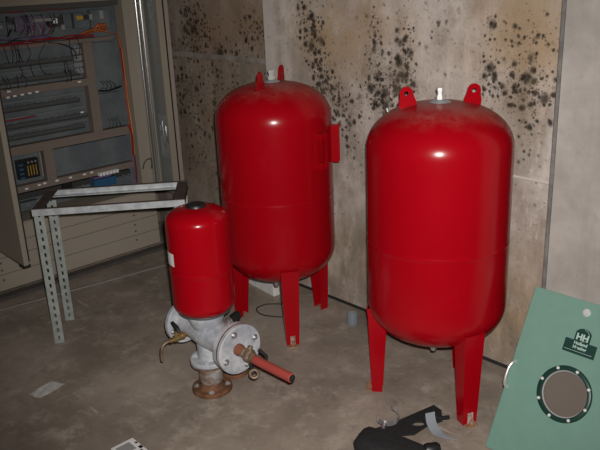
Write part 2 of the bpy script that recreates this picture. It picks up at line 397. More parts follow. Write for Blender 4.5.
def vessel(c, label, legs, lugs, bracket, zb, lh, fr):
    R = .273
    t = thing('expansion_vessel', (c[0], c[1], 0), label, 'pressure vessel', 'large red expansion vessels on legs')
    o = V((c[0], c[1], 0))
    MB().lathe(vessel_profile(R, zb, 1.226, .165, 2.45, 2.0, 16, .70), o, (0,0,1), 96, False).build('body', RED, t, 40)
    for az in legs:
        m = MB()
        d = pol((0,0), az, 1); s = V((-d.y, d.x, 0))
        prof = [(0.0, fr, .030, .044), (.10, fr+.003, .034, .052), (lh-.04, .272, .042, .075), (lh, .2765, .043, .070)]  # z, radius of face, half width, flange depth
        th = .004; rows = []
        for z, r, hw, fd in prof:
            f = o + d*r + V((0,0,z))
            rows.append([f-s*hw-d*fd, f-s*hw, f+s*hw, f+s*hw-d*fd, f+s*(hw-th)-d*fd, f+s*(hw-th)-d*th, f-s*(hw-th)-d*th, f-s*(hw-th)-d*fd])
        vr = [[m.bm.verts.new(p) for p in row] for row in rows]
        for A, B in zip(vr, vr[1:]):
            for i in range(8): m._face([A[i], A[(i+1) % 8], B[(i+1) % 8], B[i]])
        m._face(vr[0]); m._face(vr[-1])
        lg = m.build('leg', RED_S, t, 25)
        # foot tab with its fixing bolt
        f = o + d*fr
        Mt = Matrix.Translation(f - d*.03) @ Matrix(((d.x, s.x, 0), (d.y, s.y, 0), (0, 0, 1))).to_4x4()
        q = MB().prism([(0,-.026), (.050,-.024), (.058,-.01), (.058,.012), (.048,.024), (0,.026)], .005, Mt)
        q.build('foot_plate', RUSTBOLT, lg)['label'] = 'rusty foot plate'
        fb = f + d*.014
        q = MB().lathe([(.013, 0), (.013, .006), (.009, .006), (.009, .018), (.0, .018)], fb+V((0,0,.005)), (0,0,1), 6, False)
        q.lathe([(.005, 0), (.005, .026), (0, .027)], fb+V((0,0,.005)), (0,0,1), 10, False)
        q.build('anchor_bolt', RUSTBOLT, lg)
        q = MB().box(o+d*(fr+.002)+V((0,0,.028)), (.003, .024, .046), Matrix(((d.x, s.x, 0), (d.y, s.y, 0), (0, 0, 1))), .001)
        q.build('leg_slot', two('bare_slot', (.50,.46,.41), (.22,.10,.05), 45, .42, .62, .8), lg)['label'] = 'pale rusty slot in the foot'
    for az in lugs:
        d = pol((0,0), az, 1); s = V((-d.y, d.x, 0)); up = V((0,0,1))
        tip = .30 * d + up*.0
        lean = (up + d*.12).normalized()
        out_, r1 = .120, .034
        base = o + d*.118 + up*1.200
        # rounded lug with a hole, in the radial-vertical plane
        rad = (d - lean*d.dot(lean)).normalized()
        nrm = rad.cross(lean)
        Mx = Matrix(((rad.x, lean.x, nrm.x, base.x), (rad.y, lean.y, nrm.y, base.y), (rad.z, lean.z, nrm.z, base.z), (0,0,0,1)))
        n = 32; O = []; I = []
        hc = .062
        for k in range(n):
            a = 2*PI*k/n; x, y = math.cos(a), math.sin(a)
            if y >= 0: O.append((.025*x, hc+.025*y))
            else:
                # project downwards on the foot of the lug
                yy = y; kx = x
                q = max(abs(kx)/.9, abs(yy))
                u, v = kx/q, yy/q
                O.append((.025*x + .012*x*(-y) if abs(yy) < .3 else u*.036, hc + (v*(hc+.02))))
            I.append((.0085*x, hc+.0085*y))
        m = MB().holed(O, I, .007, Mx @ Matrix.Translation((0,0,-.0035)))
        m.build('lifting_lug', RED_S, t, 30)
    m = MB().lathe([(.046, 1.210), (.045, 1.222), (.036, 1.229), (.020, 1.236), (.016, 1.236), (0, 1.237)], o, (0,0,1), 32, False)
    cap = m.build('top_flange', two('grey_flange_zinc', (.36,.38,.40), (.5,.52,.54), 30, .35, .65, .5, .4), t, 40)
    m = MB().lathe([(.017, 1.236), (.017, 1.250), (.012, 1.250), (.012, 1.266), (.015, 1.266), (.015, 1.278), (.0, 1.279)], o, (0,0,1), 6, False)
    m.build('valve_stem', plain('bright_zinc', (.80,.79,.76), .32, .55, .05), cap, 20)
    m = MB().lathe([(.015, zb+.02), (.015, zb-.010), (.011, zb-.010), (.011, zb-.020), (0, zb-.020)], o + pol((0,0), -57, .10), (0,0,1), 16, False)
    m.build('drain_plug', STEEL, t, 30)
    if bracket:
        for az, z0, z1, kind in bracket:
            d = pol((0,0), az, 1); s = V((-d.y, d.x, 0))
            Mb = Matrix(((d.x, s.x, 0), (d.y, s.y, 0), (0, 0, 1)))
            m = MB()
            m.box(o+d*(R+.002)+V((0,0,(z0+z1)/2)), (.010, .044, z1-z0), Mb, .002)
            if kind:
                for zz in (z0+.018, z1-.018): m.box(o+d*(R+.018)+V((0,0,zz)), (.032, .040, .034), Mb, .003)
                m.box(o+d*(R+.034)+s*.018+V((0,0,(z0+z1)/2)), (.006, .010, z1-z0-.01), Mb)
            else:
                for q in (-.020, .020): m.box(o+d*(R+.018)+s*q+V((0,0,(z0+z1)/2)), (.034, .006, z1-z0), Mb, .001)
            m.build('side_bracket', RED_S, t)
    else:
        m = MB().cyl(pol(c, 205, .195, 1.165), pol(c, 205, .203, 1.196), .006, .004, 10)
        m.build('bleed_screw', STEEL, t)
    return t

vessel((-1.637, 2.208), 'large red expansion vessel on legs nearest the green panel, right of the other vessel', (-21, 97.2, 216.5), (50, 230), None, .273, .392, .260)
vessel((-2.602, 2.222), 'large red expansion vessel on legs farther from the green panel, brackets on its side', (-32.5, 85, 203), (116, 296),
       [(5, .848, 1.016, True), (38, .848, 1.02, False)], .263, .385, .268)

# ------------------------------------------------------------------ pipe manifold with taps
c = V((-2.347, 1.574, 0)); cz = .275
t = thing('pipe_manifold', c, 'grey flanged pipe tee on a rusty flange, taps fitted, under the small red vessel', 'pipe fitting')
def flange(mb, o, d, R, h):
    mb.lathe([(0, 0), (R-.003, 0), (R, .003), (R, h-.003), (R-.003, h), (0, h)], o, d, 48, False)
def bolts(par, mat, o, d, R, nb, a0=.6, r=.011, h=.010):
    x, y, z = frame(d)
    for k in range(nb):
        a = a0+2*PI*k/nb; mb = MB()
        p = V(o) + (x*math.cos(a)+y*math.sin(a))*R
        mb.lathe([(r*1.4, 0), (r*1.4, .002), (r, .0022), (r, h), (r*.55, h+.0002), (r*.55, h+.006), (0, h+.006)], p, z, 6, False)
        mb.build('bolt', mat, par)
m = MB(); flange(m, c, (0,0,1), .087, .020)
m.lathe([(.060, .020), (.050, .030), (.046, .045), (.046, .13)], c, (0,0,1), 32, False)
bf = m.build('base_flange', RUST, t, 40)
bolts(bf, RUSTGREY, c+V((0,0,.020)), (0,0,1), .066, 4, .9, .010, .003)
m = MB(); m.lathe([(.048, .045), (.052, .055), (.052, .110), (.048, .138)], c, (0,0,1), 32, False)
m.build('pipe_neck', RUSTGREY, t, 40)
LF = .140
m = MB(); flange(m, c+V((0,0,LF)), (0,0,1), .083, .020)
lf = m.build('lower_flange', GREYPRIMER, t, 40)
m = MB().lathe([(.060, LF-.006), (.081, LF-.008), (.083, LF), (.060, LF)], c, (0,0,1), 40, False); m.build('flange_rim', RUSTGREY, lf, 40)
bolts(lf, GREYPRIMER, c+V((0,0,LF+.020)), (0,0,1), .064, 4, .75, .010, .005)
x0, x1 = -2.500, -2.150
m = MB()
m.lathe([(.049, LF+.018), (.051, cz-.03)], c, (0,0,1), 32, False)
m.lathe([(.055, 0), (.055, .09), (.060, .11), (.064, .16), (.062, .24), (.056, .27), (.056, x1-x0)], (x0, c.y, cz), (1,0,0), 40)
m.lathe([(.058, cz+.03), (.078, cz+.078), (.078, cz+.090), (0, cz+.092)], c, (0,0,1), 36, False)
m.build('tee_body', GREYPRIMER, t, 35)
m = MB(); flange(m, (x0-.022, c.y, cz), (1,0,0), .098, .024)
rf = m.build('rear_flange', GREYPRIMER, t, 40)
bolts(rf, STEEL, (x0+.002, c.y, cz), (1,0,0), .078, 4, .3, .010, .005)
m = MB(); flange(m, (x1-.024, c.y, cz), (1,0,0), .102, .024)
ff = m.build('front_flange', GREYPRIMER, t, 40)
m = MB(); flange(m, (x1+.008, c.y, cz), (1,0,0), .105, .020)
m.build('blind_flange', GREYPRIMER, ff, 40)
bolts(ff, STEEL, (x1+.028, c.y, cz), (1,0,0), .080, 4, .35, .011, .006)
m = MB().torus((x1+.004, c.y, cz), (1,0,0), .101, .004, 48, 8); m.build('gasket', RUST, ff, 60)
# outlet: rusty boss, valve, red sleeve
pc = V((x1+.028, c.y-.012, cz+.006))
m = MB().lathe([(.025, 0), (.025, .012), (.022, .020), (.019, .036), (0, .036)], pc, (1,0,0), 24, False)
m.build('outlet_boss', plain('orange_rust', (.21,.072,.035), .8, 0, .3, 50, .3), t, 40)
vc = pc + V((.032, 0, -.002))
m = MB().lathe([(.020, 0), (.020, .010), (.016, .014), (.016, .018), (.027, .024), (.029, .045), (.022, .052), (.018, .070), (0, .070)], vc, (1, .02, -.02), 8, False)
m.cyl(vc+V((.034, 0, 0)), vc+V((.034, .012, .036)), .013, .011, 12)
bv = m.build('outlet_valve', BRASS_D, t, 30)
m = MB().lathe([(.014, 0), (.0175, .004), (.018, .02), (.0180, .14), (.0178, .214), (.0140, .216), (.0135, .16), (0, .16)], vc+V((.064, .001, -.006)), (1, .02, .005), 24, False)
sl = m.build('hose_sleeve', REDSLEEVE, t, 40); sl['label'] = 'faded red rubber sleeve on the outlet'
m = MB().lathe([(.0140, .2135), (.0140, .220), (.010, .221), (0, .222)], vc+V((.064, .001, -.006)), (1, .02, .005), 20, False)
m.build('sleeve_lining', RUBBER, sl, 40)
# black lever and ring under the outlet valve
lv = vc + V((.040, .010, -.014))
m = MB().tube([lv, lv+V((-.01, .0, -.03)), lv+V((.008, -.004, -.062))], [.009, .009, .007], 8); m.build('valve_lever', BLACK, t, 50)
m = MB().tube([lv+V((.01,.03,.03)), lv+V((.03,.05,.0)), lv+V((.034,.035,-.055))], .007, 8); m.build('valve_lever', BLACK, t, 50)
m = MB().torus(lv+V((.016, -.006, -.062)), (.75, -.6, .3), .016, .006, 28, 10); m.build('pull_ring', BRASS_D, t, 60)
# drain tap towards the viewer's left
bx = -2.440
p0 = V((bx, c.y-.030, cz-.022))
m = MB().lathe([(.012, 0), (.012, .03), (.018, .032), (.018, .044), (.013, .046), (.016, .054), (.016, .076), (.011, .080), (.011, .100), (0, .100)], p0, (0, -1, -.03), 8, False)
tp = m.build('drain_tap', BRASS, t, 30)
q = p0+V((0, -.066, .010))
m = MB().cyl(q, q+V((0,0,.022)), .007, .007, 10)
m.build('tap_spindle', BRASS, tp)
q = q+V((0,0,.024))
m = MB().tube([q+V((.010,.010,-.008)), q+V((-.006,.008,.006)), q+V((-.040,.010,.020))], [.008, .012, .008], 8)
m.build('tap_lever', BLACK, tp, 60)
p2 = p0+V((0,-.098,-.003))
m = MB().tube(curve_pts([p2+V((0,.01,0)), p2+V((-.002,-.012,-.001)), p2+V((-.005,-.034,-.012)), p2+V((-.006,-.044,-.040)), p2+V((-.006,-.045,-.080))], 6), .0065, 12)
m.build('spout', BRASS_D, tp, 60)
# ball valve behind on the far side
q0 = V((-2.275, c.y+.022, cz+.040))
m = MB().lathe([(.014,0),(.014,.012),(.020,.013),(.020,.028),(.014,.030),(.014,.036),(.019,.037),(.019,.052),(0,.053)], q0, (0,1,.22), 8, False)
vv = m.build('ball_valve', STEEL, t, 30)
m = MB().box(q0+V((.004,.074,.022)), (.028,.046,.034), Matrix.Rotation(.25, 3, 'X'), .008)
m.build('valve_grip', BLACK, vv, 50)

# ------------------------------------------------------------------ small vessel
VB = cz+.0935
sv = thing('small_expansion_vessel', (c.x, c.y, VB), 'small red expansion vessel with black cap standing on the grey pipe tee', 'pressure vessel')
R = .1285
MB().lathe(vessel_profile(R, VB, .836, .060, 2.7, 2.0, 14, .575), c, (0,0,1), 72, False).build('body', RED_S, sv, 40)
m = MB().lathe([(.042, .824), (.042, .836), (.037, .844), (.0, .846)], c, (0,0,1), 28, False); m.build('cap', BLACK, sv, 40)
# sticker wrapped on the side
m = MB(); rows = []
for k in range(6):
    az = -88 - k*5.6
    rows.append([m.bm.verts.new(pol(c, az, R+.0012, z)) for z in (.612, .666)])
for A, B in zip(rows, rows[1:]): m._face([A[0], B[0], B[1], A[1]])
m.build('sticker', WHITE, sv, 60)['label'] = 'small white sticker'
m = MB().torus(c+V((0,0,VB+.020)), (0,0,1), .108, .004, 48, 8); m.build('bottom_rim', DKGREY, sv, 60)

# loose flange on the floor behind the base
lc = V((-2.385, 1.728, 0))
fl = thing('pipe_flange', lc, 'loose rusty flange lying on the floor behind the pipe tee', 'pipe flange')
m = MB().lathe([(.028, 0), (.061, 0), (.064, .003), (.064, .017), (.061, .020), (.040, .020), (.035, .035), (.028, .035), (.028, 0)], lc, (0,0,1), 40, False)
m.build('ring', RUST, fl, 40)
bolts(fl, RUSTGREY, lc+V((0,0,.020)), (0,0,1), .051, 4, .4, .008, .004)

# ------------------------------------------------------------------ slotted angle bench frame
cb = V((-3.190, 1.665, 0)); th = math.radians(52.6)
ex = V((math.cos(th), math.sin(th), 0)); ey = V((-math.sin(th), math.cos(th), 0)); ez = V((0,0,1))
MX = Matrix((ex, ey, ez)).transposed()
t = thing('bench_frame', cb, 'bare galvanised bench frame of slotted angle in front of the open cabinet', 'bench frame')
L, W, T, hR = .71, .335, .70, .032
def loc(x, y, z): return cb + ex*x + ey*y + ez*z
for sgn in (-1, 1):
    m = MB(); y = sgn*W/2
    m.box(loc(0, y, T-hR/2), (L, .004, hR), MX)
    m.box(loc(0, y-sgn*.016, T-hR+.002), (L-.01, .030, .004), MX)
    r = m.build('rail', GALV, t)
    m = MB().box(loc(0, y-sgn*.006, T+.001), (L, .016, .003), MX)
    m.build('rim', BROWN, r)['label'] = 'brown rim on the rail'
for sgn in (-1, 1):
    m = MB(); x = sgn*(L/2-.002)
    m.box(loc(x, 0, T-hR/2), (.004, W-.01, hR), MX)
    m.box(loc(x-sgn*.025, 0, T-.001), (.050, W-.012, .004), MX)
    m.build('end_rail', BROWN, t)
def slotted(m, o, u, w, h, nrm):
    """perforated strip from o up, width along u"""
    mm = Matrix((u, nrm, ez)).transposed()
    sw = .010
    for s0, s1 in ((0, w/2-sw/2), (w/2+sw/2, w)):
        m.box(o+u*(s0+s1)/2+ez*h/2, (s1-s0, .003, h), mm)
    pit = .040; n = int(h/pit)
    z = 0
    for k in range(n+1):
        zb = k*pit; zt = min(h, zb+.020)
        if zt > zb: m.box(o+u*w/2+ez*(zb+zt)/2, (sw, .003, zt-zb), mm)
for sx, yy, ys in ((-1, -W/2+.003, 1), (-1, W/2-.075, -1), (1, -W/2+.003, 1), (1, W/2-.075, -1)):
    m = MB(); x = sx*(L/2-.006)
    o = loc(x, yy, 0)
    if ys == 1:
        slotted(m, o, -sx*ex, .046, T-.034, ey); slotted(m, o, ey, .040, T-.034, ex)
    else:
        slotted(m, o, -sx*ex, .046, T-.034, ey); slotted(m, o, ey, .040, T-.034, ex)
    m.build('leg', GALV_RUST, t)

# ------------------------------------------------------------------ control cabinet
F = -4.115; XI = -4.315
t = thing('control_cabinet', (F-.19, 1.6, 0), 'cream electrical control cabinet with both doors open and wiring exposed', 'electrical cabinet')
YL, YR, ZT = .70, 2.455, 2.05
z0o, z1o = .385, 1.585      # opening
m = MB()
m.b2(-4.50, F, YL, YL+.02, .36, ZT); m.b2(-4.50, F-.002, YR-.02, YR, .36, ZT)
m.b2(-4.50, F, YL, YR, ZT-.02, ZT); m.b2(-4.50, -4.48, YL, YR, .0, ZT)
m.b2(-4.50, F, YL, YR, .36, z0o)
m.b2(F-.10, F, 2.365, YR-.004, z0o, z1o, .003)        # right stile
m.b2(F-.05, F, YL, 1.36, z0o, z1o, .003)
m.b2(F-.05, F, YL, YR, z1o, ZT, .003)
m.build('carcass', CREAM, t)
m = MB()
for k, (za, zb) in enumerate(((.006, .1005), (.1035, .2005), (.2035, .2805), (.2835, .372))):
    m.b2(F-.30, F+.002-.0005*k, YL, YR-.008, za, zb, .0015)
m.build('plinth', CREAM_L, t)
for y in (1.38, 2.27):
    for z in (.07, .13, .175, .24): MB().lathe([(.006, 0), (.006, .004), (0, .005)], (F+.002, y, z), (1,0,0), 10, False).build('plinth_bolt', DKGREY, t)
m = MB().b2(XI-.01, XI, 1.30, 2.43, z0o, z1o); m.build('mounting_plate', PLATE, t)
m = MB().b2(-4.30, F-.04, 1.37, 2.36, z1o-.03, z1o); m.build('header', DKGREY, t)
def pb(name, mat, *args, bev=.002, par=None, dx=None):
    """box on the mounting plate: y0,y1,z0,z1,depth"""
    y0, y1, za, zb, d = args
    base = XI if dx is None else dx
    return MB().b2(base, base+d, y0, y1, za, zb, bev).build(name, mat, par or t)
# ducts
for a_ in ((1.45,2.15,1.088,1.132,.06), (1.45,2.40,.742,.795,.06), (1.45,2.40,.515,.555,.055), (2.145,2.205,.795,1.345,.062), (1.80,1.86,.555,.742,.055), (1.45,2.36,1.345,1.368,.045)):
    pb('cable_duct', DUCT, *a_)
# terminal rails with a comb of terminals in front of each
TG = plain('terminal_grey', (.085,.090,.090), .5, .1, .4, 120)
def comb(y0, y1, zc, hz, par, mat, dx, pitch=.012):
    poly = [(y0, zc-hz)]
    y = y0
    poly2 = []
    while y < y1-pitch:
        h = hz*random.uniform(.55, 1.0)
        poly2 += [(y, zc+hz*.35), (y, zc+h), (y+pitch*.7, zc+h), (y+pitch*.7, zc+hz*.35)]
        y += pitch if random.random() < .85 else pitch*3
    poly = [(y0, zc-hz*.8)] + poly2 + [(y1, zc+hz*.35), (y1, zc-hz*.8)]
    Mk = Matrix(((0, 0, 1, dx), (1, 0, 0, 0), (0, 1, 0, 0), (0, 0, 0, 1)))
    MB().prism(poly, .010, Mk).build('terminal_row', mat, par)
for zc, y1 in ((1.255,2.10), (1.165,2.12), (1.005,2.09), (.905,2.13), (.840,2.10)):
    r = pb('terminal_rail', DARKRAIL, 1.46, y1, zc-.012, zc+.012, .035)
    comb(1.47, y1-.01, zc+.010, .015, r, TG, XI+.030)
for zc in (1.215, 1.045, .955, .875):
    pb('rail_strip', plain('bare_rail', (.20,.215,.22), .5, .3, .15, 30), 1.46, 2.13, zc-.006, zc+.006, .016)
# small grey plates
pb('cover_plate', PLATE, 2.215, 2.375, 1.05, 1.335, .03); pb('cover_plate', PLATE, 2.215, 2.375, .81, 1.02, .03)
pb('cover_plate', PLATE, 1.87, 2.38, .585, .730, .03)
for z in (1.30, 1.26, 1.22, 1.18): pb('terminal_strip', plain('pale_terminal', (.22,.235,.24), .5, 0, .4, 90), 2.085, 2.140, z-.016, z+.012, .04)
# marks on ducts
def labs(lst, par=t, mat=WHITE):
    for y, z, d in lst:
        MB().b2(XI+d, XI+d+.003, y-.010, y+.010, z-.005, z+.005).build('marker_label', mat, par)
labs([(1.64,1.085,.061), (1.68,1.088,.061), (1.725,1.090,.061), (1.77,1.092,.061), (1.815,1.094,.061), (1.65,1.118,.061), (2.09,1.118,.061), (2.085,.93,.05),
      (1.66,.534,.056), (1.74,.540,.056), (1.775,.542,.056), (1.855,.542,.056), (1.945,.542,.056), (2.04,.542,.056), (2.09,.544,.056)])
for z in (1.325, 1.305, 1.285, 1.265, 1.245, 1.215, 1.195, 1.175):
    MB().b2(XI+.041, XI+.043, 2.095, 2.108, z-.005, z+.004).build('marker_label', GREYMOD, t)
    MB().b2(XI+.041, XI+.043, 2.118, 2.130, z-.005, z+.004).build('marker_label', GREYMOD, t)
# relay group lower left
rg = pb('relay_module', BLACK, 1.635, 1.765, .588, .705, .04)
for k in range(4): pb('relay_coil', BLUE, 1.637, 1.662, .594+.027*k, .607+.027*k, .02, par=rg, dx=XI+.04)
for k in range(4): pb('relay_contact', YELLOW, 1.690+.017*k, 1.694+.017*k, .605, .668, .012, par=rg, dx=XI+.04)
for k in range(3): pb('relay_tag', GREYMOD, 1.695+.022*k, 1.703+.022*k, .682, .693, .014, par=rg, dx=XI+.04)
pb('relay_module', GREYMOD, 1.783, 1.79, .58, .73, .03)
# contactor and terminals at the bottom
cm = pb('contactor', BLUE, 2.095, 2.250, .435, .490, .07)
for k in range(6): pb('terminal_block', WHITE, 2.130+.024*k, 2.147+.024*k, .512, .534, .03, par=cm, dx=XI+.055)
for k in range(7): pb('terminal_block', GREYMOD, 2.105+.020*k, 2.115+.020*k, .413, .432, .05, par=cm)
pb('plug_connector', PURPLE, 2.10, 2.22, .494, .506, .06)
pb('terminal_rail', DARKRAIL, 1.47, 2.38, .465, .500, .03)
m = MB().lathe([(.036, 0), (.036, .035), (.030, .045), (0, .046)], (XI, 1.925, .487), (1,0,0), 28, False); m.build('rotary_switch', BLACK, t, 40)
pb('terminal_module', PLATE, 1.45, 1.72, .40, .45, .05)
for y, z in ((1.66,.43), (1.60,.43), (1.72,.445), (2.02,.47), (2.31,.475), (2.35,.475)):
    MB().lathe([(.009,0),(.009,.012),(0,.013)], (XI+.052, y, z), (1,0,0), 10, False).build('terminal_screw', STEEL, t)
# top row modules
for y0, y1, za, zb, d, mt in ((1.46,1.74,1.43,1.50,.05,PLATE),(1.76,1.94,1.44,1.52,.045,plain('mauve_module',(.15,.13,.18),.5,0,.3,60)),(1.96,2.04,1.45,1.505,.05,DARKRAIL),(2.05,2.10,1.44,1.52,.05,PLATE),
                              (2.12,2.22,1.43,1.52,.045,PLATE),(2.23,2.36,1.42,1.53,.045,PLATE)):
    pb('terminal_module', mt, y0, y1, za, zb, d)
for y, z, mt, w_, h_ in ((1.73,1.47,GREYMOD,.015,.028),(1.995,1.485,WHITE,.015,.03),(2.04,1.445,GREYMOD,.010,.03),(2.155,1.492,YELLOW,.022,.024),(2.195,1.492,DARKRAIL,.022,.03),(2.225,1.492,GREYMOD,.012,.032),
                         (1.60,1.475,GREYMOD,.08,.018),(1.93,1.495,GREYMOD,.07,.018),(2.30,1.50,GREYMOD,.012,.05)):
    pb('plug_connector', mt, y-w_, y+w_, z-h_/2, z+h_/2, .055)
# wires
def wire(pts, r, mat, name='wire'):
    MB().tube(curve_pts(pts, 5), r, 6).build(name, mat, t, 60)
XW = XI+.062
def bundle(z, y0, y1, n, mats, name, jit=.012, r=.0045):
    for k in range(n):
        pts = []; y = y0
        while y < y1:
            pts.append((XW+random.uniform(0,.02), y, z+random.uniform(-jit, jit))); y += .10
        pts.append((XW+.01, y1, z+random.uniform(-jit, jit)))
        wire(pts, r, mats[k % len(mats)], name)
bundle(1.383, 1.45, 2.22, 4, [REDW, REDW, DARKRAIL], 'red_wire', .013, .0038)
bundle(1.400, 1.46, 1.95, 4, [PURPLE, DARKRAIL], 'purple_wire', .018, .003)
bundle(1.552, 1.45, 2.35, 2, [REDW, DKGREY], 'red_wire', .004, .003)
XB = F-.055
for k in range(4):
    wire([(XW, 2.14, 1.39+.004*k), (XW+.03, 2.22, 1.405+.006*k), (XW+.07, 2.30, 1.395), (XB-.01, 2.345+.004*k, 1.35), (XB, 2.352+.004*k, 1.10), (XB, 2.350+.004*k, .85)], .0026, (ORANGE, REDW, YELLOW, REDW)[k], 'orange_wire')
for k in range(3):
    wire([(XW+.01, 2.22+.03*k, 1.41), (XW+.03, 2.25+.02*k, 1.445), (XW+.01, 2.28+.012*k, 1.415)], .010, ORANGE, 'orange_loop')
for k in range(3):
    wire([(XB, 2.348+.005*k, 1.30), (XB, 2.350+.005*k, .95), (XB+.01, 2.350+.005*k, .78), (XB, 2.350+.005*k, .62)], .0032, (REDW, REDW, YELLOW)[k], 'red_wire')
wire([(XB, 2.345, .82), (XB+.012, 2.352, .75), (XB, 2.352, .62)], .0075, REDW, 'red_wire')
for k in range(3): wire([(XB, 2.348+.006*k, .62), (XB, 2.346+.008*k, .52), (XB, 2.345+.006*k, .43)], .0035, (PURPLE, REDW, DARKRAIL)[k])
for k in range(34):   # short dark wires dropping to the rails
    y = random.choice((random.uniform(1.62,1.86), random.uniform(1.62,1.86), random.uniform(2.0,2.12)))
    zt, zb = random.choice(((1.372,1.27), (1.25,1.185), (1.20,1.11), (1.53,1.42), (1.20,1.11)))
    if zt > 1.5: y = random.uniform(1.7, 2.0)
    wire([(XW-.01, y, zt), (XW+.012, y+random.uniform(-.01,.01), (zt+zb)/2), (XW-.015, y+random.uniform(-.02,.02), zb)], .0022, BLACK)
for k in range(10):
    y = 1.80+.016*k
    wire([(XW-.005, y, 1.475), (XW+.02, y+.004, 1.44), (XW, y+random.uniform(-.02,.02), 1.405)], .0022, (REDW, PURPLE, GREYMOD)[k % 3])
wire([(XW, 1.93, 1.365), (XW+.03, 2.00, 1.352), (XW+.03, 2.07, 1.31), (XW-.005, 2.095, 1.255)], .0034, BLACK)
wire([(XW, 1.91, 1.365), (XW+.02, 1.855, 1.30), (XW+.02, 1.85, 1.24), (XW, 1.88, 1.195), (XW-.01, 1.93, 1.175)], .0016, BLACK)
for k in range(4): wire([(XW-.02, 2.24+.02*k, 1.10), (XW, 2.25+.025*k, 1.075), (XW-.01, 2.23+.035*k, 1.045)], .0026, BLACK)
wire([(XW-.01, 2.215, 1.045), (XW, 2.28, 1.040), (XW, 2.37, 1.055)], .006, BLACK)
for k in range(4): wire([(XW-.02, 2.26+.02*k, .86), (XW, 2.265+.02*k, .84), (XW-.01, 2.25+.03*k, .805)], .0026, DARKRAIL)
wire([(XW-.02, 1.48, .950), (XW-.01, 1.70, .952), (XW-.02, 1.79, .956)], .0045, REDW, 'red_wire')
wire([(F+.004, 2.375, .53), (F+.03, 2.385, .585), (F+.03, 2.43, .59), (F+.006, 2.440, .52)], .004, DKGREY, 'cable_loop')
# left door, opened square to the front: its free edge faces the room
m = MB().b2(F+.004, -3.632, 1.335, 1.362, .300, 1.9, .003)
dl = m.build('door', CREAM, t)
m = MB().b2(F+.02, -3.645, 1.363, 1.374, .315, 1.88); m.build('door_gasket', RUBBER, dl)
m = MB().b2(-3.70, -3.635, 1.336, 1.372, .289, .299); m.build('door_foot', RUBBER, dl)
# right door, opened square to the front
m = MB().b2(F+.004, -3.898, 2.505, 2.522, .36, 1.9, .002).b2(-3.920, -3.898, 2.468, 2.522, .36, 1.9, .003).b2(F+.004, F+.016, 2.468, 2.522, .36, 1.9)
dr = m.build('door', CREAM, t)
m = MB().b2(F+.017, -3.922, 2.499, 2.5045, .40, 1.88); m.build('door_lining', plain('zinc_lining', (.30,.31,.30), .42, .5, .12, 5), dr)
m = MB().b2(-3.899, -3.892, 2.515, 2.540, .37, 1.9); m.build('door_gasket', plain('pale_gasket', (.32,.26,.22), .7), dr)
LR = plain('bright_rod', (.62,.63,.63), .24, .9, .05)
for xx, yy, rr in ((F+.010, 2.452, .0095), (F+.034, 2.470, .0085)):
    m = MB().cyl((xx, yy, .39), (xx, yy, 1.88), rr, rr, 14); m.build('lock_rod', LR, dr, 40)
m = MB().b2(F+.07, -3.935, 2.490, 2.4985, .60, .88, .002); pk = m.build('document_pocket', POCKETM, dr)
for k, x in enumerate((F+.085, F+.115, F+.150)): MB().tube(curve_pts([(x, 2.489, .87-.03*k), (x+.006, 2.486, .76), (x+.012, 2.489, .64+.02*k)], 5), .0045, 6).build('pocket_glint', LR, pk, 60)  # highlight streaks on the clear film, shaped as thin bright tubes
for z in (.60, 1.02, 1.50): MB().lathe([(.007,0),(.007,.006),(0,.007)], (-3.909, 2.468, z), (0,-1,0), 10, False).build('door_screw', STEEL, dr)

# ------------------------------------------------------------------ green access panel leaning on the pier
ta = math.acos(.46707); P0 = V((-1.257, 2.302, .566)); vdir = V((0, .46707, .88422))
PH, PW, PT = .619, .470, .040
g = thing('access_panel', P0 - vdir*PH, 'pale green metal access panel with round porthole, leaning on the concrete pier', 'panel', None, (ta, 0, 0))
def gp(x, y): return (x, y+PH)
n = 48; wx, wy, wr = .219, -.332+PH, .084
def sq(a):
    x, y = math.cos(a), math.sin(a)
    # ray from the window centre to the panel border
    ts = []
    if x > 1e-9: ts.append((PW-wx)/x)
    if x < -1e-9: ts.append(-wx/x)
    if y > 1e-9: ts.append((PH-wy)/y)
    if y < -1e-9: ts.append(-wy/y)
    q = min(ts); return (wx+x*q, wy+y*q)
angs = sorted({2*PI*k/n for k in range(n)} | {math.atan2(yy-wy, xx-wx) % (2*PI) for xx in (0, PW) for yy in (0, PH)})
O = [sq(a) for a in angs]; I = [(wx+wr*math.cos(a), wy+wr*math.sin(a)) for a in angs]
m = MB().holed(O, I, -PT, Matrix.Identity(4)); pn = m.build('panel_sheet', GREEN, g, None, False)
bv_ = pn.modifiers.new('bevel', 'BEVEL'); bv_.width = .004; bv_.segments = 2; bv_.limit_method = 'ANGLE'; bv_.angle_limit = math.radians(60)
ZSC = plain('screw_zinc', (.85,.85,.83), .3, .3, .03)
rg = MB().lathe([(.082, -.004), (.097, -.0), (.099, .002), (.098, .006), (.094, .009), (.085, .009), (.082, .006), (.082, -.004)], (wx, wy, 0), (0,0,1), 56, False).build('porthole_frame', DKGREEN, g, 40, False)
for k in range(8):
    a = PI/8 + 2*PI*k/8 + .12
    MB().lathe([(.006, .008), (.006, .010), (.004, .0125), (0, .0127)], (wx+.0905*math.cos(a), wy+.0905*math.sin(a), 0), (0,0,1), 12, False).build('screw', ZSC, rg, 40, False)
m = MB().lathe([(0, -.010), (.0835, -.010), (.0835, -.006), (0, -.006)], (wx, wy, 0), (0,0,1), 48, False); m.build('porthole_glass', DUSTY, g, None, False)
m = MB().torus((wx, wy, -.005), (0,0,1), .080, .003, 48, 8); m.build('seal', GREYMOD, rg, 60, False)
m = MB().lathe([(.014, -.001), (.014, .003), (.010, .006), (.010, .012), (.007, .015), (0, .015)], (.209, PH-.039, 0), (0,0,1), 20, False); m.build('latch_stud', plain('stud_zinc', (.80,.80,.80), .22, .45, .03), g, 40, False)
